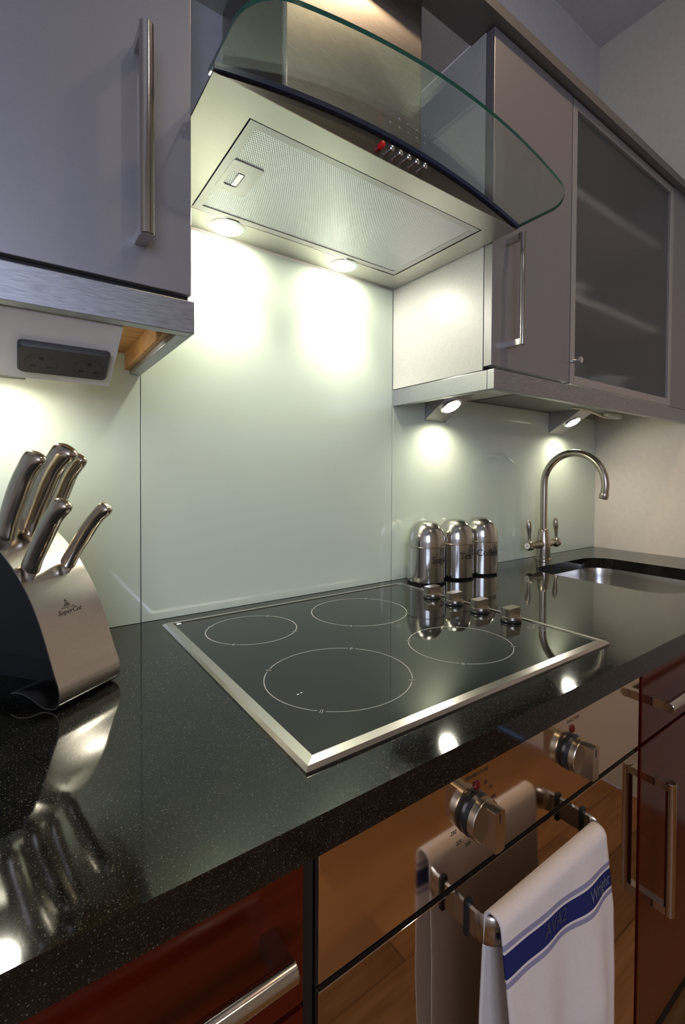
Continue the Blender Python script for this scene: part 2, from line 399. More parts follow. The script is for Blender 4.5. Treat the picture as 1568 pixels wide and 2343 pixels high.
# ------------------------------------------------------------------ the room
XL, XR, YF, ZC, ZF = -1.6, 1.636, -2.3, 1.925, -T
fl = struct(B('floor', (XL, 0.006, ZF-0.05), (XR, YF, ZF-0.012), 'darkgap'))
pw = 0.14
import itertools
nrow = int((0.0-YF)/pw)+1
for i in range(nrow):
    y1 = 0.0-i*pw; y0 = max(y1-pw+0.002, YF)
    x = XL - random.uniform(0, 0.9)
    while x < XR:
        x2 = x+1.1
        a, b_ = max(x, XL), min(x2-0.002, XR)
        if b_-a > 0.03: B('plank', (a, y0, ZF-0.012), (b_, y1, ZF), 'plank', fl, bev=0.0012, smooth=False)
        x = x2
wb = struct(B('wall_back', (XL, 0.006, ZF), (XR, 0.12, ZC), 'paint'))
for x0, x1, z1, lb in ((-1.2, -0.0008, 0.495, 'pale green glass splashback panel behind the knife block'),
                       (0.0008, 0.5992, 0.747, 'tall pale green glass splashback panel behind the hob'),
                       (0.6008, XR-0.001, 0.495, 'pale green glass splashback panel behind the tap')):
    B('glass_panel', (x0, 0.0, 0.0005), (x1, 0.0055, z1), 'splash', wb, bev=0.0006, label=lb)
struct(B('wall_right', (XR, 0.12, ZF), (XR+0.1, YF, ZC), 'cream'))
struct(B('ceiling', (XL-0.1, 0.12, ZC), (XR+0.1, YF-0.1, ZC+0.08), 'paint'))
struct(B('wall_left', (XL-0.1, 0.12, ZF), (XL, YF-0.1, ZC), 'cream'))
# front wall with the window opening
wx0, wx1, wz0, wz1 = -1.4, -0.3, 0.05, 1.25
mb = MB()
mb.box((XL, YF-0.1, ZF), (wx0, YF, ZC)); mb.box((wx1, YF-0.1, ZF), (XR, YF, ZC))
mb.box((wx0, YF-0.1, ZF), (wx1, YF, wz0)); mb.box((wx0, YF-0.1, wz1), (wx1, YF, ZC))
struct(mb.build('wall_front', 'cream'))
wy = YF-0.03
wn = struct(B('window_1', (wx0, wy-0.04, wz0), (wx0+0.05, wy, wz1), 'white'))
B('window_frame', (wx1-0.05, wy-0.04, wz0), (wx1, wy, wz1), 'white', wn)
B('window_frame', (wx0+0.05, wy-0.04, wz1-0.05), (wx1-0.05, wy, wz1), 'white', wn)
B('window_frame', (wx0+0.05, wy-0.04, wz0), (wx1-0.05, wy, wz0+0.05), 'white', wn)
B('window_mullion', ((wx0+wx1)/2-0.02, wy-0.035, wz0+0.05), ((wx0+wx1)/2+0.02, wy-0.005, wz1-0.05), 'white', wn)
B('pane', (wx0+0.05, wy-0.022, wz0+0.05), (wx1-0.05, wy-0.018, wz1-0.05), 'window_glass', wn)

# ------------------------------------------------------------------ worktop with sink opening
hole = rrect(1.02, -0.50, 1.41, -0.115, 0.075, 8)
mb = plate_with_holes([(-1.2, -0.616), (XR-0.001, -0.616), (XR-0.001, 0.0045), (-1.2, 0.0045)], [hole], -0.0333, 0.0)
tag(mb.build('worktop', 'granite', angle=30), 'polished black granite worktop with pale flecks, cut out for the sink', 'worktop')

# sink bowl (undermounted)
sk = thing('sink', (1.215, -0.31, -0.21), 'stainless steel undermount sink let into the black worktop', 'sink')
mb = MB(); rings = [(0.012, -0.0345), (0.0, -0.0345), (0.004, -0.06), (0.010, -0.16), (0.03, -0.19), (0.09, -0.198)]
loops = []
for off, z in rings:
    r = max(0.075-off*0.3, 0.03)
    loops.append([(x, y, z) for x, y in rrect(1.008+off if off != 0.012 else 0.996, -0.512+off if off != 0.012 else -0.524, 1.422-off if off != 0.012 else 1.434, -0.103-off if off != 0.012 else -0.091, r, 8)])
n = len(loops[0]); vs_ = [p for l in loops for p in l]
fs = [(k*n+i, k*n+(i+1) % n, (k+1)*n+(i+1) % n, (k+1)*n+i) for k in range(len(loops)-1) for i in range(n)]
fs.append(tuple((len(loops)-1)*n+i for i in range(n)))
mb.poly(vs_, fs); mb.build('bowl', 'steel', sk, angle=60)
MB().lathe((1.215, -0.30, -0.1975), (0, 0, 1), [(0.045, 0), (0.045, 0.002), (0.038, 0.003), (0.034, 0.001), (0.01, 0.0005)], 28).build('drain', 'chrome', sk)

# ------------------------------------------------------------------ hob
hb = thing('hob', (0.31, -0.305, 0.0), 'black glass ceramic hob with a steel frame and four knobs', 'hob')
hx0, hx1, hy0, hy1 = 0.0263, 0.5928, -0.0438, -0.5654
fw = 0.0145
mbf = [((hx0, hy1), (hx1, hy1), (hx1-fw, hy1+fw), (hx0+fw, hy1+fw)), ((hx1, hy1), (hx1, hy0), (hx1-fw, hy0-fw), (hx1-fw, hy1+fw)),
       ((hx1, hy0), (hx0, hy0), (hx0+fw, hy0-fw), (hx1-fw, hy0-fw)), ((hx0, hy0), (hx0, hy1), (hx0+fw, hy1+fw), (hx0+fw, hy0-fw))]
for q in mbf:
    mb = MB()
    v = [(q[0][0], q[0][1], 0.0002), (q[1][0], q[1][1], 0.0002), (q[2][0], q[2][1], 0.0002), (q[3][0], q[3][1], 0.0002)]
    # sloping bevelled top: outer edge low, inner edge high
    mid = [((a[0]*0.75+b[0]*0.25), (a[1]*0.75+b[1]*0.25)) for a, b in ((q[0], q[3]), (q[1], q[2]))]
    top = [(q[0][0], q[0][1], 0.0022), (q[1][0], q[1][1], 0.0022), (mid[1][0], mid[1][1], 0.0056), (q[2][0], q[2][1], 0.0066), (q[3][0], q[3][1], 0.0066), (mid[0][0], mid[0][1], 0.0056)]
    mb.poly(v+top, [(0, 1, 2, 3), (0, 1, 5, 4), (4, 5, 6, 9), (9, 6, 7, 8), (3, 2, 7, 8), (1, 2, 7, 6, 5), (0, 3, 8, 9, 4)])
    mb.build('frame_bar', 'steel', hb, smooth=False)
B('glass_plate', (hx0+fw-0.0005, hy1+fw-0.0005, 0.0003), (hx1-fw+0.0005, hy0-fw+0.0005, 0.0052), 'hobglass', hb)
GZ = 0.00535
def ring(cx, cy, r, th, a0=0, a1=360, n=96):
    mb = MB(); vs_ = []; m_ = int(n*(a1-a0)/360)+1
    for i in range(m_+1):
        a = math.radians(a0+(a1-a0)*i/m_)
        for rr in (r-th/2, r+th/2): vs_.append((cx+rr*math.cos(a), cy+rr*math.sin(a), GZ))
    mb.poly(vs_, [(2*i, 2*i+1, 2*i+3, 2*i+2) for i in range(m_)]); return mb
for cx, cy, r in ((0.145, -0.166, 0.077), (0.361, -0.187, 0.094), (0.1625, -0.413, 0.0985), (0.386, -0.4275, 0.0825)):
    mb = MB(); vs_ = []
    for k in range(4):
        a0, a1 = 45+90*k+3, 45+90*(k+1)-3; m_ = 28; base = len(vs_)
        for i in range(m_+1):
            a = math.radians(a0+(a1-a0)*i/m_)
            for rr in (r-0.0006, r+0.0006): vs_.append((cx+rr*math.cos(a), cy+rr*math.sin(a), GZ))
    fs = []
    for k in range(4):
        b0 = k*58; fs += [(b0+2*i, b0+2*i+1, b0+2*i+3, b0+2*i+2) for i in range(28)]
    mb.poly(vs_, fs)
    for k in range(4):
        a = math.radians(45+90*k); u = Vector((math.cos(a), math.sin(a), 0)); t = Vector((-u.y, u.x, 0))
        for sgn in (-1, 1):
            c_ = Vector((cx, cy, GZ)) + u*r + t*(0.0012*sgn)
            mb.poly([c_-u*0.004-t*0.0004, c_+u*0.004-t*0.0004, c_+u*0.004+t*0.0004, c_-u*0.004+t*0.0004], [(0, 1, 2, 3)])
    mb.build('cooking_zone', 'ink', hb, smooth=False)
for cx, cy in ((0.5493, -0.4473), (0.5662, -0.4475), (0.549, -0.4674), (0.5671, -0.466), (0.5566, -0.4925)):
    ring(cx, cy, 0.0055, 0.0007, n=32).build('zone_symbol', 'ink', hb, smooth=False)
for k, cy in enumerate((-0.197, -0.262, -0.330, -0.403)):
    ring(0.576, cy, 0.004, 0.0006, n=24).build('knob_symbol', 'ink', hb, smooth=False)
mb = MB(); mb.poly([(0.046, -0.066, GZ), (0.054, -0.066, GZ), (0.054, -0.0605, GZ), (0.046, -0.0605, GZ)], [(0, 1, 2, 3)]); mb.build('maker_mark', 'inkwhite', hb, smooth=False)
mb = MB()
for x, y in ((0.0900, -0.4315), (0.0955, -0.4300)):
    mb.poly([(x, y, GZ), (x+0.003, y+0.001, GZ), (x+0.0022, y+0.0024, GZ), (x-0.0004, y+0.0014, GZ)], [(0, 1, 2, 3)])
mb.build('residual_heat_mark', 'inkwhite', hb, smooth=False)
def clip_bar(r, half, n=14):
    a = math.asin(half/r); pts = []
    for i in range(n+1):
        t = -a+2*a*i/n; pts.append((r*math.cos(t), r*math.sin(t)))
    for i in range(n+1):
        t = math.pi-a+2*a*i/n; pts.append((r*math.cos(t), r*math.sin(t)))
    return pts
def knob(parent, c, axis, ang, r, hskirt, hdisc, hbar, half, mk, mark=False):
    """knob with a black skirt, a steel disc and a raised grip bar; axis = outward direction"""
    c = Vector(c); d = Vector(axis).normalized()
    if abs(d.z) > 0.5: u, v = Vector((math.cos(ang), math.sin(ang), 0)), Vector((-math.sin(ang), math.cos(ang), 0))
    else: u, v = Vector((math.sin(ang), 0, math.cos(ang))), Vector((math.cos(ang), 0, -math.sin(ang)))
    mb = MB(); mb.lathe(c, d, [(r*1.02, 0), (r*1.05, hskirt*0.5), (r*0.96, hskirt)], 32, 'black')
    mb.lathe(c, d, [(r*0.96, hskirt), (r, hskirt+0.001), (r, hdisc-0.001), (r*0.97, hdisc)], 40, mk)
    pts = [c + d*(hdisc-0.001) + u*x + v*y for x, y in clip_bar(r*0.985, half)]
    bar = MB(); mb.prism(pts, d*(hbar-hdisc+0.001), mk)
    if mark:
        p = c+d*(hbar+0.0002)+u*(r*0.62)
        mb.poly([p-u*0.005-v*0.0008, p+u*0.005-v*0.0008, p+u*0.005+v*0.0008, p-u*0.005+v*0.0008], [(0, 1, 2, 3)], 'inkblack')
    return mb.build('knob', mk, parent, angle=25)
for cy in (-0.197, -0.262, -0.330, -0.403):
    knob(hb, (0.5525, cy, 0.0054), (0, 0, 1), 0.0, 0.0185, 0.0045, 0.011, 0.0255, 0.0095, 'nickel')

# ------------------------------------------------------------------ base units
def bar_handle(parent, a, b, out, r=0.0075, surf=0.035, name='handle'):
    """round bar between a and b (centre line), square standoff blocks at both ends; out = direction away from the front"""
    a, b, out = Vector(a), Vector(b), Vector(out).normalized(); d = (b-a).normalized(); sd = d.cross(out)
    mb = MB(); mb.cyl(a, b, r, 28, bev=0.0008)
    for p, s in ((a, 1), (b, -1)):
        c0 = p + d*(0.001*s); c1 = p + d*(0.013*s)
        v = []
        for q in (c0, c1):
            for o_, w_ in ((0.002, -1), (0.002, 1), (-surf, 1), (-surf, -1)):
                v.append(q + out*o_ + sd*(r*0.92*w_))
        mb.poly(v, [(0, 1, 2, 3), (7, 6, 5, 4), (0, 4, 5, 1), (1, 5, 6, 2), (2, 6, 7, 3), (3, 7, 4, 0)])
    return mb.build(name, 'handle', parent, angle=30)
FY0, FY1 = -0.591, -0.6113
def base_unit(x0, x1, fronts, label, group=None, ysign=1, y_off=0.0):
    """red base unit of panels; fronts: list of (z0, z1, handle) ; faces -y (ysign 1) or +y (ysign -1, back at y_off)"""
    Y = (lambda y: y) if ysign == 1 else (lambda y: y_off - y)
    t = thing('base_cabinet', ((x0+x1)/2, Y(-0.3), ZF), label, 'cabinet', group)
    zb = -0.648
    B('side_panel', (x0+0.001, Y(-0.01), zb), (x0+0.017, Y(-0.589), -0.035), 'red', t)
    B('side_panel', (x1-0.017, Y(-0.01), zb), (x1-0.001, Y(-0.589), -0.035), 'red', t)
    B('bottom_panel', (x0+0.017, Y(-0.01), zb), (x1-0.017, Y(-0.589), zb+0.018), 'red', t)
    B('back_panel', (x0+0.017, Y(-0.01), zb+0.018), (x1-0.017, Y(-0.016), -0.035), 'red', t)
    B('plinth', (x0, Y(-0.50), ZF), (x1, Y(-0.53), zb), 'plinth', t)
    for z0, z1, kind, hd in fronts:
        f = B(kind, (x0+0.002, Y(FY0), z0), (x1-0.002, Y(FY1), z1), 'red', t, bev=0.0012)
        if hd:
            a, b = hd; bar_handle(f, (a[0], Y(a[1]), a[2]), (b[0], Y(b[1]), b[2]), (0, -ysign, 0))
    return t
HY = FY1-0.0325
base_unit(-0.6, 0.0, [(-0.150, -0.037, 'drawer', ((-0.345, HY, -0.080), (-0.027, HY, -0.080))),
                      (-0.398, -0.155, 'drawer', ((-0.345, HY, -0.200), (-0.027, HY, -0.200))),
                      (-0.646, -0.403, 'drawer', ((-0.345, HY, -0.450), (-0.027, HY, -0.450)))],
          'dark red lacquered drawer unit to the left of the oven')
base_unit(-1.2, -0.6, [(-0.646, -0.037, 'door', ((-0.63, HY, -0.30), (-0.63, HY, -0.09)))],
          'dark red base cabinet at the far left end of the worktop')
base_unit(0.6, 0.98, [(-0.146, -0.037, 'drawer', ((0.617, HY, -0.080), (0.90, HY, -0.080))),
                     (-0.646, -0.152, 'door', ((0.632, HY, -0.412), (0.632, HY, -0.202)))],
          'red lacquered cabinet to the right of the oven with upright door handle')
base_unit(0.98, XR-0.002, [(-0.646, -0.037, 'door', ((1.02, HY, -0.412), (1.02, HY, -0.202)))],
          'red lacquered cabinet in the corner below the sink')

# ------------------------------------------------------------------ oven
ov = thing('oven', (0.301, -0.31, ZF), 'built-in oven with mirrored bronze front, two knobs and a rail handle', 'oven')
ox0, ox1 = 0.0117, 0.592
B('body', (0.018, -0.03, -0.645), (0.586, -0.586, -0.045), 'black', ov)
B('side_gap', (0.0015, -0.40, -0.645), (0.0105, -0.604, -0.036), 'plinth', ov)
B('control_panel', (ox0, -0.588, -0.1455), (ox1, -0.6113, -0.036), 'mirror', ov, bev=0.0008)
B('gap_strip', (ox0, -0.588, -0.152), (ox1, -0.6065, -0.146), 'plinth', ov)
od = B('oven_door', (ox0, -0.588, -0.646), (ox1, -0.6113, -0.1525), 'mirror_dark', ov, bev=0.0008)
B('plinth', (0.0, -0.50, ZF), (0.6, -0.53, -0.648), 'plinth', ov)
# rail handle: flat strip bent to a U, with black spacer rings
rx0, rx1, ry = 0.174, 0.397, -0.661
ztop, zbot = -0.1525, -0.182
path = [(rx0, FY1), (rx0, ry+0.022)] + [(rx0+0.022-0.022*math.cos(a), ry+0.022-0.022*math.sin(a)) for a in [math.pi/2*i/8 for i in range(1, 9)]]
path += [(rx1-0.022+0.022*math.sin(a), ry+0.022-0.022*math.cos(a)) for a in [math.pi/2*i/8 for i in range(0, 9)]] + [(rx1, FY1)]
th = 0.0045
inner = []
for i, (x, y) in enumerate(path):
    a = Vector(path[max(i-1, 0)]); b = Vector(path[min(i+1, len(path)-1)]); t_ = (b-a).normalized(); nrm = Vector((-t_.y, t_.x))
    inner.append((x+nrm.x*th, y+nrm.y*th))
mb = MB(); n = len(path); vs_ = []
prof = []
for (x, y), (u_, v_) in zip(path, inner):
    # rounded strip section
    mx_, my_ = (x+u_)/2, (y+v_)/2
    for k, (ww, zz) in enumerate(((0, zbot+0.002), (0.5, zbot), (1, zbot+0.002), (1, ztop-0.002), (0.5, ztop), (0, ztop-0.002))):
        vs_.append((x+(u_-x)*ww, y+(v_-y)*ww, zz))
fs = [(k*6+i, k*6+(i+1) % 6, (k+1)*6+(i+1) % 6, (k+1)*6+i) for k in range(n-1) for i in range(6)] + [tuple(range(5, -1, -1)), tuple((n-1)*6+i for i in range(6))]
mb.poly(vs_, fs); rail = mb.build('rail_handle', 'nickel', od, angle=50)
for x in (rx0+th/2, rx1-th/2):
    B('spacer', (x-0.0045, FY1-0.014, zbot-0.003), (x+0.0045, FY1-0.020, ztop+0.003), 'rubber', od, bev=0.0015)
# oven knobs, neon lamps and print
for kx in (0.204, 0.3935):
    knob(ov, (kx, FY1, -0.084), (0, -1, 0), 0.0, 0.0215, 0.008, 0.017, 0.034, 0.0075, 'nickel', mark=True)
    MB().lathe((kx+0.004, FY1, -0.0555), (0, -1, 0), [(0.005, 0), (0.005, 0.0012), (0.003, 0.0028), (0.0005, 0.003)], 20).build('neon_lamp', 'neon', ov)
PF = lambda cx, cz, rot=0.0: (lambda x, y: (cx+x*math.cos(rot)-y*math.sin(rot), FY1-0.0003, cz+x*math.sin(rot)+y*math.cos(rot)))
lettering('TEMPERATURE', 0.0058, PF(0.208, -0.0443), 'inkblack', ov)
lettering('FUNCTION', 0.0058, PF(0.400, -0.0443), 'inkblack', ov)
for s_, ang in (('0', 90), ('50', 55), ('75', 33), ('100', 8), ('125', -18), ('150', -50), ('175', -78), ('200', -106), ('225', -135), ('250', -165)):
    a = math.radians(ang); rr = 0.0325
    lettering(s_, 0.0058, PF(0.204+rr*math.cos(a), -0.084+rr*math.sin(a)*0.95), 'inkblack', ov)

# ------------------------------------------------------------------ towel on the rail
def towel_pt(u, v):
    """u 0..1 left to right, v 0..1 from the back hem over the rail to the front hem"""
    x = 0.176 + 0.198*u
    top = 0.485; Lf = 0.48; sk_ = 0.0
    yb, yf, zt = ry+th+0.008, ry-0.0075, ztop+0.004
    Lb = 0.62*0.0+0.40
    if v < top-0.03:
        k = (top-0.03-v)/(top-0.03); z = zt-0.004-k*0.30
        y = yb + 0.004*math.sin(u*7+1)*min(1, k*3) + 0.003*k
    elif v > top+0.03:
        k = (v-top-0.03)/(1-top-0.03); z = zt-0.004-k*0.36
        g = min(1, k*2.2)
        y = yf - g*(0.006+0.006*math.sin(u*9.5+0.6) + 0.004*math.sin(u*17+2.0+k)) - 0.006*g*math.sin(u*3.1)
        x += 0.018*k*(1-u) + 0.016*min(1, k*4)*u + 0.003*g*math.sin(u*9+1)
    else:
        a = (v-(top-0.03))/0.06*math.pi; ym, hw = (yb+yf)/2, (yb-yf)/2
        y = ym+hw*math.cos(a); z = zt-0.004+0.0095*math.sin(a)
    return Vector((x, y, z-0.006*0))
mb = MB(); NU, NV = 44, 150
vs_ = [towel_pt(i/NU, j/NV) for j in range(NV+1) for i in range(NU+1)]
fs = [(j*(NU+1)+i, j*(NU+1)+i+1, (j+1)*(NU+1)+i+1, (j+1)*(NU+1)+i) for j in range(NV) for i in range(NU)]
bv, ff = mb.poly(vs_, fs)
uvl = mb.bm.loops.layers.uv.new('UVMap')
uvs = [(i/NU, j/NV + (-0.025*(i/NU)) * (1 if j/NV > 0.5 else 0)) for j in range(NV+1) for i in range(NU+1)]
for k, f in enumerate(ff):
    for l, idx in zip(f.loops, fs[k]): l[uvl].uv = uvs[idx]
tw = thing('tea_towel', (0.28, ry, -0.5), 'white tea towel with a navy woven band hung over the oven rail', 'towel')
cl = mb.build('cloth', 'towel', tw, angle=80)
so = cl.modifiers.new('thickness', 'SOLIDIFY'); so.thickness = 0.0018; so.offset = 0
def towel_text(u0, v0, sl):
    def fn(x, y):
        p = towel_pt(u0+x, v0-y*0.32+sl*x); return (p.x, p.y-0.0016, p.z)
    return fn
lettering('Wright', 0.085, towel_text(0.845, 0.579, 0.025), 'thread', tw, name='woven_lettering', shear=0.25)
lettering('AVA2', 0.085, towel_text(0.42, 0.567, 0.025), 'thread_dim', tw, name='woven_lettering', shear=0.25)

# ------------------------------------------------------------------ wall cabinets
DP, DD = 0.322, 0.3135           # light rail and door front depth
hB, hP, hD, hT = 0.453, 0.494, 0.4985, 1.190
def light_rail(name, pieces, label):
    x0 = min(min(p[0][0], p[1][0]) for p in pieces)
    t = thing(name, (sum((p[0][0]+p[1][0])/2 for p in pieces)/len(pieces), -0.2, hB), label, 'light rail')
    for nm, lo, hi in [(('front_board' if abs(p[0][1]-p[1][1]) < 0.05 else 'return_board'), p[0], p[1]) for p in pieces]:
        B(nm, lo, hi, 'rail', t, bev=0.0012)
    return t
light_rail('light_rail', [((-0.6, -DP+0.018, hB), (0.0, -DP, hP)), ((-0.018, 0.0, hB), (0.0, -DP+0.0182, hP))],
           'brushed metal light rail under the left wall cabinet, mitred at its corner')
light_rail('light_rail', [((0.6, -DP+0.018, hB), (XR-0.002, -DP, hP)), ((0.6, -0.0005, hB), (0.618, -DP+0.0182, hP))],
           'long metal light rail under the two right wall cabinets')
# left cabinet
lc = thing('wall_cabinet', (-0.3, -0.15, hD), 'grey wall cabinet at top left with a tall steel bar handle', 'cabinet')
B('carcass', (-0.597, 0.005, hD), (-0.0025, -0.292, hT), 'side', lc)
B('underside_board', (-0.597, -0.001, hP-0.004), (-0.0185, -0.292, hD-0.0003), 'pine', lc)
B('batten', (-0.026, -0.001, hB+0.008), (-0.0185, -0.3035, hP-0.0043), 'pine', lc)
B('shadow_strip', (-0.597, -0.2925, hP+0.0005), (-0.003, -0.3032, hD+0.008), 'darkgap', lc)
dl = B('door', (-0.598, -0.3034, hD+0.0055), (-0.0015, -DD, hT-0.003), 'door', lc, bev=0.001)
bar_handle(dl, (-0.0610, -DD-0.034, 0.549), (-0.0610, -DD-0.034, 0.788), (0, -1, 0), r=0.008, surf=0.034)
# socket panel: wedge box under the cabinet
sp_ = thing('socket_panel', (-0.34, -0.24, 0.397), 'white angled panel with a black double socket under the left cabinet', 'socket')
yt, zt_, yb_, zb_ = -0.295, 0.452, -0.19, 0.397
dirp = Vector((0, yb_-yt, zb_-zt_)).normalized(); nrmp = Vector((0, dirp.z, -dirp.y)).normalized()
if nrmp.z > 0: nrmp = -nrmp
for x0, x1 in ((-0.1905, -0.0778), (-0.59, -0.19051)):
    back = nrmp*(-0.001 if x0 < -0.3 else 0.0)
    a = Vector((x0, yt, zt_))+back
    b = Vector((x0, yb_, zb_))+back
    MB().prism([a, b, b-nrmp*0.012, Vector((x0, yb_+0.006, hP-0.006)), Vector((x0, yt, hP-0.006))], (x1-x0, 0, 0)).build('panel', 'white', sp_, smooth=False)
def on_panel(x, t, h=0.0): return Vector((x, yt, zt_)) + dirp*t + nrmp*h
sock = None
ol = rrect(-0.1820, 0.0450, -0.0850, 0.0972, 0.006, 6)
mb = MB(); n = len(ol)
lv = [(0.0, 0.0), (0.0, 0.006), (0.0018, 0.0085)]
vs_ = []
for inset, h in lv:
    for x, t in ol:
        cx_, ct_ = -0.1335, 0.0711
        vs_.append(on_panel(x+(cx_-x)*inset/0.0485, t+(ct_-t)*inset/0.026, h))
fs = [(k*n+i, k*n+(i+1) % n, (k+1)*n+(i+1) % n, (k+1)*n+i) for k in range(2) for i in range(n)]+[tuple(2*n+i for i in range(n))]
mb.poly(vs_, fs); sock = mb.build('socket_plate', 'socket', sp_, angle=40)
for cx_ in (-0.1580, -0.1075):
    ct_ = 0.0775 if cx_ < -0.13 else 0.0785
    mb = MB(); vs_ = []
    for i in range(41):
        a = 2*math.pi*i/40
        for r_ in (0.0165, 0.0172): vs_.append(on_panel(cx_+r_*math.cos(a), 0.0755+r_*math.sin(a), 0.00865))
    mb.poly(vs_, [(2*i, 2*i+1, 2*i+3, 2*i+2) for i in range(40)]); mb.build('socket_ring', 'darkgap', sock, smooth=False)
    for dx, dt, ww, hh_ in ((0.0, -0.0095, 0.0045, 0.0065), (-0.0085, 0.0055, 0.0065, 0.004), (0.0085, 0.0055, 0.0065, 0.004)):
        mb = MB(); c_ = on_panel(cx_+dx, 0.0755+dt, 0.0088)
        mb.poly([c_-Vector((ww/2, 0, 0))-dirp*hh_/2, c_+Vector((ww/2, 0, 0))-dirp*hh_/2, c_+Vector((ww/2, 0, 0))+dirp*hh_/2, c_-Vector((ww/2, 0, 0))+dirp*hh_/2], [(0, 1, 2, 3)])
        mb.build('socket_hole', 'darkgap', sock, smooth=False)

# right cabinets
w1, w2 = 0.297, 0.595
xa, xb, xc = 0.6, 0.6+w1, 0.6+w1+w2
rc = thing('wall_cabinet', (0.75, -0.15, hD), 'narrow grey wall cabinet between the cooker hood and the frosted glass cabinet', 'cabinet')
B('carcass', (xa+0.002, 0.005, hD-0.002), (xb-0.001, -0.290, hT), 'side', rc)
B('shadow_strip', (xa+0.003, -0.2905, hP+0.0005), (xb-0.001, -0.2922, hD+0.008), 'darkgap', rc)
dr = B('door', (xa+0.0015, -0.2925, hD+0.004), (xb-0.0015, -DD, hT-0.004), 'door', rc, bev=0.001)
bar_handle(dr, (0.6505, -DD-0.038, 0.5435), (0.6505, -DD-0.038, 0.772), (0, -1, 0), r=0.006, surf=0.038)
gc = thing('glass_cabinet', (xb+w2/2, -0.15, hD), 'wall cabinet with an aluminium framed frosted glass door above the sink', 'cabinet')
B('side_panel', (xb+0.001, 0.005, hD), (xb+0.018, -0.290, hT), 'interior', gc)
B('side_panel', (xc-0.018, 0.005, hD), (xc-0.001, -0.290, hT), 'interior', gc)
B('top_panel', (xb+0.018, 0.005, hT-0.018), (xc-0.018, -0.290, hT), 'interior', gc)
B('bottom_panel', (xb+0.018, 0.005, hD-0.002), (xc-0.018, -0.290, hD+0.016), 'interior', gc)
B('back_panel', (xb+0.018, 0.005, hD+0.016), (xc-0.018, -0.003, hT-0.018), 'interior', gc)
for z in (0.731, 1.000): B('shelf', (xb+0.018, -0.005, z), (xc-0.018, -0.275, z+0.018), 'shelf', gc)
fwd = 0.021
gd = B('door_pane', (xb+0.0015+fwd-0.003, -0.302, hD+0.002+fwd-0.003), (xc-0.0015-fwd+0.003, -0.306, hT-0.004-fwd+0.003), 'frosted', gc)
X0, X1, Z0, Z1 = xb+0.002, xc-0.0015, hD+0.002, hT-0.004
for lo, hi in (((X0, 0, Z0), (X0+fwd, 0, Z1)), ((X1-fwd, 0, Z0), (X1, 0, Z1)), ((X0+fwd, 0, Z1-fwd), (X1-fwd, 0, Z1)), ((X0+fwd, 0, Z0), (X1-fwd, 0, Z0+fwd))):
    B('door_frame_bar', (lo[0], -0.2925, lo[2]), (hi[0], -DD, hi[2]), 'alu', gc, bev=0.0008)
MB().lathe((xb+0.0135, -DD, 0.5555), (0, -1, 0), [(0.0045, 0), (0.0052, 0.004), (0.0035, 0.009), (0.0042, 0.014), (0.0078, 0.020), (0.0078, 0.0225), (0.006, 0.0235)], 24).build('knob', 'chrome', gc)
# crockery behind the frosted door
def bowl(name, x, y, z, r, h, label):
    mb = MB(); prof = [(r*0.45, 0), (r*0.5, h*0.08), (r*0.85, h*0.45), (r, h*0.95), (r*0.98, h), (r*0.93, h*0.93), (r*0.78, h*0.45), (r*0.4, h*0.14), (0.001, h*0.12)]
    mb.lathe((x, y, z), (0, 0, 1), prof, 28); return tag(mb.build(name, 'ceramic', None), label, 'bowl', 'crockery in the glass cabinet')
bowl('bowl', 1.06, -0.165, 0.7495, 0.085, 0.055, 'pale bowl on the middle shelf behind frosted glass, nearest the knob side')
bowl('bowl', 1.30, -0.165, 0.7495, 0.07, 0.03, 'shallow pale dish on the middle shelf behind frosted glass')
bowl('bowl', 1.01, -0.195, 0.515, 0.065, 0.062, 'pale bowl on the cabinet floor behind the small door knob')
bowl('bowl', 1.26, -0.18, 0.515, 0.09, 0.055, 'wide pale bowl on the cabinet floor behind frosted glass, below the shallow dish')
fp = tag(B('filler_panel', (xc+0.001, -0.27, hD), (XR-0.001, -DD, hT), 'door', None, bev=0.0008), 'grey filler panel between the frosted glass cabinet and the right wall', 'panel')
tag(MB().prism([(-0.6, -0.25, 1.1915), (-0.6, -0.331, 1.1915), (-0.6, -0.331, 1.199), (-0.6, -0.326, 1.204), (-0.6, -0.326, 1.222), (-0.6, -0.322, 1.2265), (-0.6, -0.25, 1.2265)], (XR-0.002+0.6, 0, 0)).build('cornice', 'crown', None, smooth=False),
    'long grey cornice along the top of the wall cabinets', 'cornice')

tag(B('soffit_panel', (0.0, 0.0055, 1.1912), (0.5995, -0.2495, 1.2085), 'side', None), 'panel bridging the two wall cabinets above the chimney', 'panel')
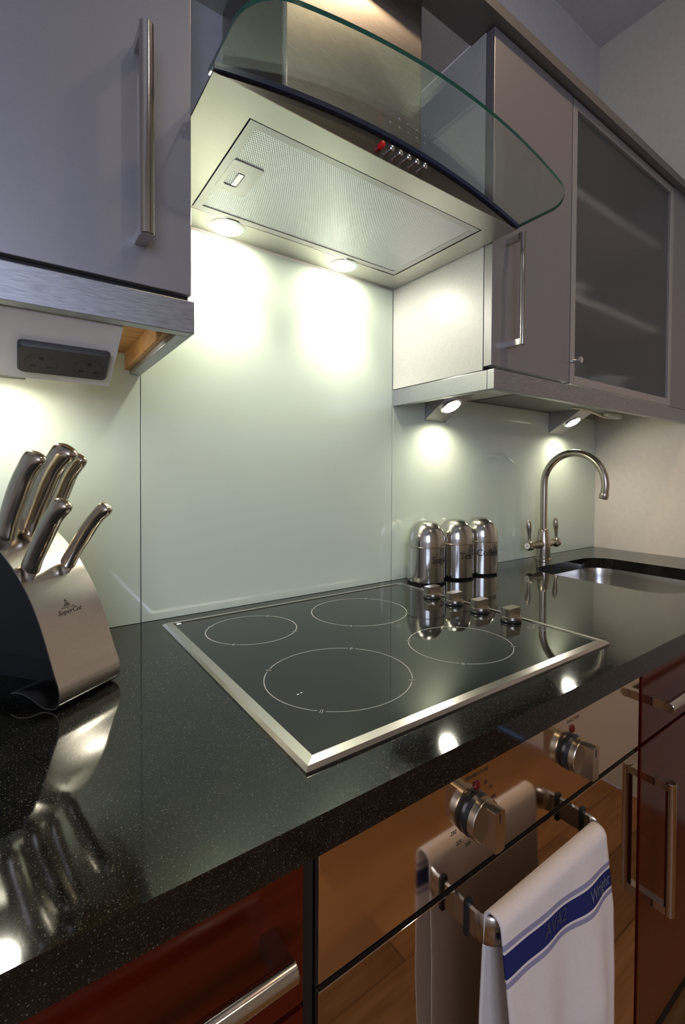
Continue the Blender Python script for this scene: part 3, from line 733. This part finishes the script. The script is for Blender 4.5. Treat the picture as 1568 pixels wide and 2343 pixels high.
# under-cabinet wedge lights: lamps sit in the sloping face
def wedge_light(x0, x1, yf, z_bot, label, power):
    t = thing('cabinet_light', ((x0+x1)/2, -0.05, z_bot), label, 'light', 'wedge lights under the wall cabinets')
    ztop_ = hD-0.0025
    MB().prism([(x0, -0.0008, ztop_), (x0, -0.0008, z_bot), (x0, yf, ztop_-0.003), (x0, yf, ztop_)], (x1-x0, 0, 0)).build('housing', 'alu', t, smooth=False)
    p0, p1 = Vector(((x0+x1)/2, -0.0008, z_bot)), Vector(((x0+x1)/2, yf, ztop_-0.003))
    sl = (p1-p0).normalized(); nr = Vector((0, sl.z, -sl.y)); nr = nr if nr.z < 0 else -nr
    c_ = p0 + (p1-p0)*0.56
    MB().lathe(c_, nr, [(0.030, 0), (0.030, 0.004), (0.026, 0.0065), (0.0245, 0.0055)], 36, cap=False).build('bezel', 'chrome', t)
    MB().lathe(c_+nr*0.0005, nr, [(0.0245, 0), (0.0245, 0.0035), (0.018, 0.0048), (0.0005, 0.0052)], 32).build('lens', 'lamp', t)
    w0 = c_+nr*0.012; w0.z += T
    s_ = spot('halogen_'+str(round(x0, 2)), w0, w0+Vector((0, -0.05, -1)), power, HALO, 140, 1.0, 0.012)
    return t
wedge_light(0.715, 0.795, -0.105, 0.425, 'silver wedge light nearest the cooker hood under the right cabinets', 1.7)
wedge_light(1.312, 1.392, -0.115, 0.425, 'silver wedge light above the tap', 1.7)
wedge_light(-0.250, -0.170, -0.105, 0.425, 'silver wedge light under the left wall cabinet, behind the socket panel', 1.7)
# cable and connector
cb = [(1.20, -0.150, 0.488), (1.26, -0.165, 0.484), (1.34, -0.150, 0.481), (1.42, -0.135, 0.478), (1.50, -0.12, 0.480), (1.56, -0.12, 0.486)]
pts = []
for i in range(len(cb)-1):
    p0, p1, p2, p3 = [Vector(cb[max(0, min(len(cb)-1, j))]) for j in (i-1, i, i+1, i+2)]
    for k in range(6):
        t = k/6; pts.append(0.5*((2*p1)+(p2-p0)*t+(2*p0-5*p1+4*p2-p3)*t*t+(3*p1-p0-3*p2+p3)*t**3))
pts.append(Vector(cb[-1]))
lcb = thing('lighting_cable', (1.40, -0.14, 0.47), 'cream cable and connector under the right cabinets beside the tap light', 'cable')
MB().tube(pts, 0.0035, 10).build('cable', 'cable', lcb)
B('connector', (1.46, -0.135, 0.480), (1.56, -0.115, 0.4965), 'white', lcb, bev=0.003)

# ------------------------------------------------------------------ cooker hood
hh, HY1 = 0.7514, -0.3735
hd = thing('cooker_hood', (0.3, -0.19, hh), 'stainless steel cooker hood with curved glass visor and steel chimney', 'cooker hood')
hxl, hxr = 0.0067, 0.5985
fx0, fx1, fy0, fy1 = 0.070, 0.546, -0.068, -0.331
lamps = [(0.148, -0.0385), (0.421, -0.0385)]
mb = plate_with_holes([(hxl, HY1), (hxr, HY1), (hxr, -0.0005), (hxl, -0.0005)],
                      [[(fx0, fy1), (fx1, fy1), (fx1, fy0), (fx0, fy0)]] + [arc(lx, ly, 0.0275, 0, 360, 32)[:-1] for lx, ly in lamps], hh, hh+0.0012)
mb.build('base_plate', 'steel_x', hd, angle=30)
AR = 0.033
def archz(x): return 0.7545 + AR*(1-((x-0.3027)/0.2960)**2)
# fascia with arched top, and side cheeks
N = 40
xs = [hxl+(hxr-hxl)*i/N for i in range(N+1)]
mb = MB(); pts = [(x, HY1, archz(x)-0.0005) for x in xs]+[(hxr, HY1, hh+0.0012), (hxl, HY1, hh+0.0012)]
mb.prism(pts, (0, 0.004, 0)); mb.build('fascia', 'fascia', hd, smooth=False)
for x in (hxl, hxr-0.003): B('cheek', (x, HY1+0.004, hh+0.0012), (x+0.003, -0.001, archz(hxl)-0.0005), 'steel_x', hd)
# dark trim following the arch
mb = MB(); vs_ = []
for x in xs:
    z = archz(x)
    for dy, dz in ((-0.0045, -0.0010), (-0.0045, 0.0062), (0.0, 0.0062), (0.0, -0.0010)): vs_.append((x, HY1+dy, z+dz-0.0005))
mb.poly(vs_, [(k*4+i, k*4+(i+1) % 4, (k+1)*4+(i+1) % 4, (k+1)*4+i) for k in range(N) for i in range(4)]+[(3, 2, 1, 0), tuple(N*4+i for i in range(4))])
M['trim'] = mat('trim_blue_reflection', (0.018, 0.028, 0.075, 1), 0.22)  # blue reflection of the window is put into the trim's base colour
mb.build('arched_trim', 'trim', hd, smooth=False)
# visor: arched sheet of glass with rounded front corners
GX0, GX1, GYF, GYB, GR, GT = 0.0045, 0.6005, -0.500, HY1+0.012, 0.045, 0.006
def yfront(x):
    d_ = min(x-GX0, GX1-x); bow = 0.012*(1-((x-0.3025)/0.298)**2)-0.012
    if d_ < GR: return GYF-bow + GR-math.sqrt(max(GR*GR-(GR-d_)**2, 0))
    return GYF-bow
gxs = [GX0+GR*(1-math.cos(math.pi/2*i/10)) for i in range(11)]
gxs += [GX0+GR+(GX1-GX0-2*GR)*i/40 for i in range(1, 40)] + [GX1-GR*(1-math.cos(math.pi/2*i/10)) for i in range(10, -1, -1)]
NYg = 8; n = len(gxs); vs_ = []
for lay in (0, 1):
    for x in gxs:
        for j in range(NYg+1):
            y = GYB+(yfront(x)-GYB)*j/NYg
            vs_.append((x, y, archz(min(max(x, hxl), hxr))+0.0003+GT*lay))
mb = MB(); S = n*(NYg+1); fs = []
for lay in (0, 1):
    for i in range(n-1):
        for j in range(NYg): a = lay*S+i*(NYg+1)+j; fs.append((a, a+1, a+NYg+2, a+NYg+1))
nface = len(fs)
bord = [i*(NYg+1)+NYg for i in range(n)]
bord = [j for j in range(NYg)] + bord + [(n-1)*(NYg+1)+j for j in range(NYg-1, -1, -1)] + [i*(NYg+1) for i in range(n-2, 0, -1)]
for k in range(len(bord)):
    a, b = bord[k], bord[(k+1) % len(bord)]; fs.append((a, b, b+S, a+S))
bv, ff = mb.poly(vs_, fs, 'visor')
ei = mb._slot('visor_edge')
for f in ff[nface:]: f.material_index = ei
mb.build('glass_visor', None, hd, angle=40, label='clear curved glass visor with dark green edge')
# chimney
cx0, cx1, cyf = 0.150, 0.446, -0.268
MB().box((cx0, -0.004, archz(0.15)+0.004), (cx1, cyf, 1.1905), 0.008, 4).build('chimney', 'chimney', hd, angle=30)
# top housing under the glass that closes the canopy behind the visor
mb = MB(); pts = [(x, HY1+0.013, archz(x)+0.0003) for x in xs]+[(x, HY1+0.013, archz(x)-0.0022) for x in reversed(xs)]
mb.prism(pts, (0, -HY1-0.016, 0)); mb.build('canopy_top', 'steel_x', hd, angle=30)
# grease filter
ff_ = MB(); e = 0.0028; fb = 0.013
fr = [((fx0+e, fy1+e), (fx1-e, fy1+e), (fx1-e-fb, fy1+e+fb), (fx0+e+fb, fy1+e+fb)), ((fx1-e, fy1+e), (fx1-e, fy0-e), (fx1-e-fb, fy0-e-fb), (fx1-e-fb, fy1+e+fb)),
      ((fx1-e, fy0-e), (fx0+e, fy0-e), (fx0+e+fb, fy0-e-fb), (fx1-e-fb, fy0-e-fb)), ((fx0+e, fy0-e), (fx0+e, fy1+e), (fx0+e+fb, fy1+e+fb), (fx0+e+fb, fy0-e-fb))]
for q in fr: MB().prism([(a, b, hh+0.0008) for a, b in q], (0, 0, 0.004)).build('filter_frame_bar', 'alu', hd, smooth=False)
B('filter_mesh', (fx0+e+fb-0.0005, fy1+e+fb-0.0005, hh+0.0022), (fx1-e-fb+0.0005, fy0-e-fb+0.0005, hh+0.0045), 'filter', hd)
B('recess_shade', (fx0-0.001, fy1-0.001, hh+0.0048), (fx1+0.001, fy0+0.001, hh+0.0056), 'darkgap', hd)  # dark sheet standing in for shade, blackens the gap round the filter
# latch plate on the filter
lx0, lx1, ly0, ly1 = fx0+fb+0.001, fx0+fb+0.052, -0.238, -0.150
lat = plate_with_holes(rrect(lx0, ly0, lx1, ly1, 0.005, 5), [rrect(lx0+0.008, ly0+0.026, lx0+0.030, ly1-0.020, 0.004, 5)], hh+0.0005, hh+0.0023).build('latch', 'alu', hd, angle=30)
B('latch_catch', (lx0+0.020, ly0+0.029, hh+0.0006), (lx0+0.029, ly1-0.023, hh+0.002), 'chrome', lat, bev=0.0006)
# lamps
for k, (lx, ly) in enumerate(lamps):
    lm = MB().lathe((lx, ly, hh+0.0012), (0, 0, -1), [(0.034, 0), (0.034, 0.002), (0.029, 0.0035), (0.026, 0.0028)], 36, cap=False).build('lamp_bezel', 'chrome', hd)
    MB().lathe((lx, ly, hh+0.0005), (0, 0, -1), [(0.0255, 0), (0.0255, 0.0022), (0.018, 0.0036), (0.0005, 0.004)], 32).build('lamp_lens', 'lamp_hood', lm)
    spot('hood_halogen', (lx, ly, hh+T-0.006), (lx, ly+0.04, hh+T-1.0), 7.5, (1.0, 0.97, 0.80), 90, 0.9, 0.02)
# control buttons
for k in range(6):
    bx = 0.2585+0.0172*k
    bz = 0.7685+0.0002*k
    MB().lathe((bx, HY1, bz), (0, -1, 0), [(0.0030, 0), (0.0030, 0.006), (0.0042, 0.0072), (0.0044, 0.0095), (0.003, 0.0108), (0.0005, 0.0112)] if k else [(0.0046, 0), (0.0046, 0.007), (0.0036, 0.0095), (0.0005, 0.0103)], 20).build('button' if k else 'indicator_lamp', 'chrome' if k else 'redlens', hd, label=None if k else 'red indicator lens')
for k, s_ in enumerate(('.', '1', '2', '3', 'O')):
    lettering(s_, 0.0035, (lambda x, y, q=0.2585+0.0172*(k+1): (q+x, HY1-0.0002, 0.7585+y)), 'inkblack', hd, name='button_mark')

# ------------------------------------------------------------------ tap
tp = thing('mixer_tap', (1.21, -0.05, 0.0), 'brushed nickel swan-neck mixer tap with two levers beside the sink', 'tap')
fx, fy = 1.21, -0.05
MB().lathe((fx, fy, 0.0), (0, 0, 1), [(0.0255, 0), (0.0255, 0.004), (0.0225, 0.007), (0.0222, 0.03), (0.0228, 0.052), (0.0215, 0.066), (0.0175, 0.082), (0.0165, 0.098), (0.0150, 0.1005), (0.0118, 0.102)], 36).build('body', 'nickel', tp)
pth = [(fx, fy, 0.098), (fx, fy, 0.17), (fx, fy, 0.235)]
R = 0.1
for i in range(1, 25):
    a = math.radians(180-195*i/24); pth.append((fx, fy-R-R*math.cos(a), 0.247+R*math.sin(a)))
MB().tube(pth, 0.0114, 20).build('spout', 'nickel', tp)
e0 = Vector(pth[-1]); dd_ = (Vector(pth[-1])-Vector(pth[-2])).normalized()
MB().lathe(e0-dd_*0.006, dd_, [(0.0120, 0), (0.0135, 0.003), (0.0135, 0.012), (0.0125, 0.019), (0.010, 0.0195)], 24).build('aerator', 'nickel', tp)
MB().lathe((fx-0.068, fy, 0.052), (1, 0, 0), [(0.009, 0), (0.0095, 0.015), (0.0125, 0.03), (0.0150, 0.05), (0.0150, 0.086), (0.0125, 0.106), (0.0095, 0.121), (0.009, 0.136)], 28).build('cross_piece', 'nickel', tp)
for sgn in (-1, 1):
    cx_ = fx+sgn*0.0765
    hub = MB(); hub.lathe((cx_-sgn*0.016, fy, 0.052), (sgn, 0, 0), [(0.009, 0), (0.0145, 0.006), (0.0165, 0.014), (0.0155, 0.022), (0.0115, 0.028), (0.010, 0.0285)], 28)
    hub = hub.build('hub', 'nickel', tp)
    MB().lathe((cx_+sgn*0.0124, fy, 0.052), (sgn, 0, 0), [(0.0095, 0), (0.0095, 0.0006)], 24).build('hub_cap', 'ceramic', hub)
    dx_ = -0.006*(1 if sgn > 0 else 1)
    MB().lathe((cx_, fy, 0.060), (dx_*1.2, 0, 0.072), [(0.006, 0), (0.0052, 0.012), (0.0055, 0.026), (0.0085, 0.045), (0.0092, 0.056), (0.0078, 0.068), (0.004, 0.0745), (0.0005, 0.076)], 20).build('lever', 'nickel', tp)
mb = MB()
for dy in (-0.003, 0.003):
    mb.poly([(fx-0.0765-0.0132, fy+dy-0.0006, 0.048), (fx-0.0765-0.0132, fy+dy+0.0006, 0.048), (fx-0.0765-0.0132, fy+dy+0.0006, 0.056), (fx-0.0765-0.0132, fy+dy-0.0006, 0.056)], [(0, 1, 2, 3)])
mb.poly([(fx-0.0765-0.0132, fy-0.003, 0.0514), (fx-0.0765-0.0132, fy+0.003, 0.0514), (fx-0.0765-0.0132, fy+0.003, 0.0526), (fx-0.0765-0.0132, fy-0.003, 0.0526)], [(0, 1, 2, 3)])
mb.build('hot_mark', 'inkblack', tp, smooth=False)

# ------------------------------------------------------------------ canisters
def canister(x, y, word, deg, label):
    t = thing('canister', (x, y, 0), label, 'canister', 'steel storage canisters by the hob')
    r = 0.0485
    MB().lathe((x, y, 0.0), (0, 0, 1), [(r-0.003, 0), (r-0.001, 0.0045)], 48).build('base_ring', 'rubber', t)
    MB().lathe((x, y, 0.004), (0, 0, 1), [(r-0.002, 0), (r, 0.002), (r, 0.088)], 64).build('body', 'steel_z', t)
    MB().lathe((x, y, 0.0922), (0, 0, 1), [(r+0.0002, 0), (r+0.0022, 0.0010), (r+0.0022, 0.0024), (r+0.0002, 0.0034)], 64, cap=False).build('rim', 'nickel', t)
    prof = [(r, 0.002)]
    for i in range(1, 21):
        a = math.pi/2*i/20; prof.append((max(r*math.cos(a)**0.72, 0.0003), 0.010+0.055*math.sin(a)))
    MB().lathe((x, y, 0.093), (0, 0, 1), prof, 64).build('lid', 'steel_z', t, angle=60)
    v0 = math.atan2(-0.937-y, -0.186-x)          # bearing towards the room's working side
    a0 = v0 + math.radians(deg)
    fn = lambda u, v: (x+(r+0.0006)*math.cos(a0+u/r), y+(r+0.0006)*math.sin(a0+u/r), 0.063+v)
    lettering(word, 0.0255, fn, 'inkblack', t)
canister(0.667, -0.060, 'Sugar', 50, 'dome-lidded steel canister lettered Sugar, nearest the hob')
canister(0.775, -0.062, 'Tea', 36, 'dome-lidded steel canister lettered Tea, in the middle')
canister(0.873, -0.066, 'Coffee', 29, 'dome-lidded steel canister lettered Coffee, nearest the tap')

# ------------------------------------------------------------------ knife stand and knives
KA = Vector((-0.15106, -0.29425, 0)); KW = Vector((0.79864, 0.60180, 0)); KN = Vector((0.60180, -0.79864, 0)); KL = 0.0882
def ps(z): return 0.020868-0.553379*z+3.096293*z*z-17.156734*z**3
def K(s_, t, z): return KA + KN*s_ + KW*t + Vector((0, 0, z))
prof = [(-0.066, 0.0118), (-0.056, 0.0138), (-0.044, 0.0125), (-0.032, 0.0085), (-0.020, 0.0030), (-0.010, 0.0012), (0.001, 0.0025), (0.0075, 0.0085), (0.0090, 0.0170), (0.0072, 0.029)]
prof += [(ps(z), z) for z in [0.042+0.0132*i for i in range(13)]]
prof += [(-0.1280, 0.2135), (-0.152, 0.2205), (-0.178, 0.2225)]
fine = []
for i in range(len(prof)-1):
    p0, p1, p2, p3 = [Vector(prof[max(0, min(len(prof)-1, j))]) for j in (i-1, i, i+1, i+2)]
    for k in range(4):
        t = k/4; fine.append(0.5*((2*p1)+(p2-p0)*t+(2*p0-5*p1+4*p2-p3)*t*t+(3*p1-p0-3*p2+p3)*t**3))
fine.append(Vector(prof[-1]))
ks = thing('knife_stand', tuple(K(-0.08, KL/2, 0)), 'curved brushed steel knife stand with black block at the left', 'knife block')
mb = MB(); vs_ = []; n = len(fine)
for i, p in enumerate(fine):
    a, b = fine[max(i-1, 0)], fine[min(i+1, n-1)]; t_ = (b-a).normalized(); nn = Vector((t_.y, -t_.x))
    q = p - nn*0.0016
    for pp, tt in ((p, 0), (p, KL), (q, KL), (q, 0)): vs_.append(K(pp.x, tt, max(pp.y, 0.0002)))
mb.poly(vs_, [(k*4+i, k*4+(i+1) % 4, (k+1)*4+(i+1) % 4, (k+1)*4+i) for k in range(n-1) for i in range(4)]+[(3, 2, 1, 0), tuple((n-1)*4+i for i in range(4))])
c = (0.58, 0.54, 0.50, 1)
M['stand'] = add_noise(mat('stand_steel', c, 0.3, 1.0), 150, (0.5, 0.5, 25), mul(c, 0.93), mul(c, 1.05), bump=0.02, rough=(0.17, 0.24), dist=0.0003)
mb.build('curved_plate', 'stand', ks, angle=60)
bp_ = [(-0.20, 0.042), (-0.20, 0.205), (-0.165, 0.212), (-0.130, 0.203), (-0.102, 0.186), (-0.075, 0.158), (-0.050, 0.128), (-0.034, 0.105), (-0.026, 0.085), (-0.014, 0.050), (-0.012, 0.042)]
mb = MB().prism([K(s_, 0.036, z) for s_, z in bp_], KW*(KL-0.039))
mb.prism([K(s_, 0.058, z) for s_, z in ((-0.20, 0.0), (-0.20, 0.042), (-0.012, 0.042), (-0.006, 0.022), (-0.03, 0.0175), (-0.066, 0.0175), (-0.070, 0.0))], KW*(KL-0.061))
mb.build('block', 'darkgap', ks, smooth=False)
def on_stand(tc, zc, off=0.0003):
    def fn(x, y):
        z = zc+y*0.93; s_ = ps(z); g = -0.553379+6.192586*z-51.4702*z*z
        nn = Vector((1, -g)).normalized()
        return K(s_+nn.x*off, tc+x, z+nn.y*off)
    return fn
lettering('SuperCut', 0.0085, on_stand(0.0415, 0.1040), 'inkblack', ks, shear=0.35)
lettering('STAINLESS STEEL', 0.0026, on_stand(0.0415, 0.1085), 'inkblack', ks)
f_ = on_stand(0.0405, 0.1105)
mb = MB(); sz = 0.0085
TR = [[(0.0, 1.0), (-0.22, 0.52), (-0.02, 0.62), (0.24, 0.52)], [(-0.26, 0.44), (0.28, 0.44), (0.5, 0.0), (0.20, 0.18), (-0.1, 0.30)], [(-0.36, 0.22), (-0.02, 0.18), (0.42, -0.02), (-0.5, -0.02)]]
for pl in TR: mb.poly([f_(x*sz*1.05, y*sz) for x, y in pl], [tuple(range(len(pl)))])
mb.build('triangle_mark', 'inkblack', ks, smooth=False)

def knife(s0, z0, t0, s1, z1, hd_, hw, label, bend=0.0):
    """handle from the slot (s0, z0) to the butt (s1, z1) in the stand's own plane at width t0"""
    a = Vector((s0, z0)); b = Vector((s1, z1)); d = (b-a); L = d.length; d.normalize(); e_ = Vector((d.y, -d.x))   # e_: towards the front/below
    t = thing('kitchen_knife', tuple(K(s0, t0, z0)), label, 'knife', 'knives in the steel stand')
    sec = [(0.0, 0.78, 0.80, 0.10), (0.03, 0.95, 0.95, 0.08), (0.08, 0.98, 1.0, 0.04), (0.18, 0.86, 0.95, -0.02), (0.35, 0.92, 1.0, -0.06), (0.55, 0.96, 1.05, -0.05), (0.70, 0.88, 1.0, 0.0),
           (0.80, 0.90, 1.0, 0.16), (0.88, 1.0, 1.02, 0.34), (0.94, 1.0, 0.98, 0.46), (0.975, 0.85, 0.85, 0.52), (0.995, 0.55, 0.55, 0.55), (1.0, 0.15, 0.15, 0.56)]
    n = 20; vs_ = []
    for k, (u, fd, fw_, off) in enumerate(sec):
        for i in range(n):
            an = 2*math.pi*i/n; ca, sa = math.cos(an), math.sin(an)
            ex = math.copysign(abs(ca)**0.8, ca); ey = math.copysign(abs(sa)**0.8, sa)
            p = a + d*(L*u) + e_*(hd_*(ex*fd+off-0.25))
            vs_.append(K(p.x, t0+hw*ey*fw_ + bend*u, p.y))
    fs = [(k*n+i, k*n+(i+1) % n, (k+1)*n+(i+1) % n, (k+1)*n+i) for k in range(len(sec)-1) for i in range(n)]+[tuple(range(n-1, -1, -1)), tuple((len(sec)-1)*n+i for i in range(n))]
    mb = MB(); mb.poly(vs_, fs)
    # subdivide lengthwise for a smooth outline
    h = mb.build('handle', 'knife', t, angle=80)
    ss = h.modifiers.new('smooth', 'SUBSURF'); ss.levels = 1; ss.render_levels = 2
    mb = MB(); p0 = a - d*0.016; p1 = a + d*0.002
    q = [p0-e_*hd_*0.62, p0+e_*hd_*0.55, p1+e_*hd_*0.7, p1-e_*hd_*0.72]
    mb.prism([K(p.x, t0-0.0012, p.y) for p in q], KW*0.0024); mb.build('blade', 'steel', t, smooth=False)
knife(-0.0880, 0.1930, 0.0110, -0.0385, 0.3010, 0.0150, 0.0090, 'steel-handled knife at the far left, top row of the stand')
knife(-0.0930, 0.1970, 0.0440, -0.0300, 0.3110, 0.0170, 0.0110, 'largest steel-handled knife, standing tallest in the stand')
knife(-0.0940, 0.1990, 0.0740, -0.0430, 0.3010, 0.0130, 0.0085, 'steel-handled knife half hidden behind the tallest knife')
knife(-0.0505, 0.1560, 0.0130, 0.0015, 0.2450, 0.0120, 0.0085, 'short steel-handled knife at the left of the lower row')
knife(-0.0485, 0.1540, 0.0610, 0.0110, 0.2370, 0.0100, 0.0080, 'short steel-handled knife at the right of the lower row, leaning right', bend=0.004)

# ------------------------------------------------------------------ ceiling downlights
def downlight(x, y, label, power, angle):
    t = thing('ceiling_downlight', (x, y, ZC-0.008), label, 'light', 'ceiling downlights')
    MB().lathe((x, y, ZC-0.0005), (0, 0, -1), [(0.05, 0), (0.05, 0.003), (0.04, 0.006), (0.034, 0.004)], 32, cap=False).build('trim_ring', 'chrome', t)
    MB().lathe((x, y, ZC-0.0005), (0, 0, -1), [(0.034, 0), (0.034, 0.002), (0.0005, 0.003)], 28).build('lens', 'lamp', t)
    spot('downlight', (x, y, ZC+T-0.02), (x, y, 0), power, WARM, angle, 0.8, 0.035)
downlight(0.80, -0.82, 'round warm ceiling downlight over the front edge of the worktop', 14, 105)
downlight(0.45, -1.75, 'added warm downlight for the floor reflected in the oven', 10, 70)  # unseen lamp, added to warm the floor that the oven front mirrors
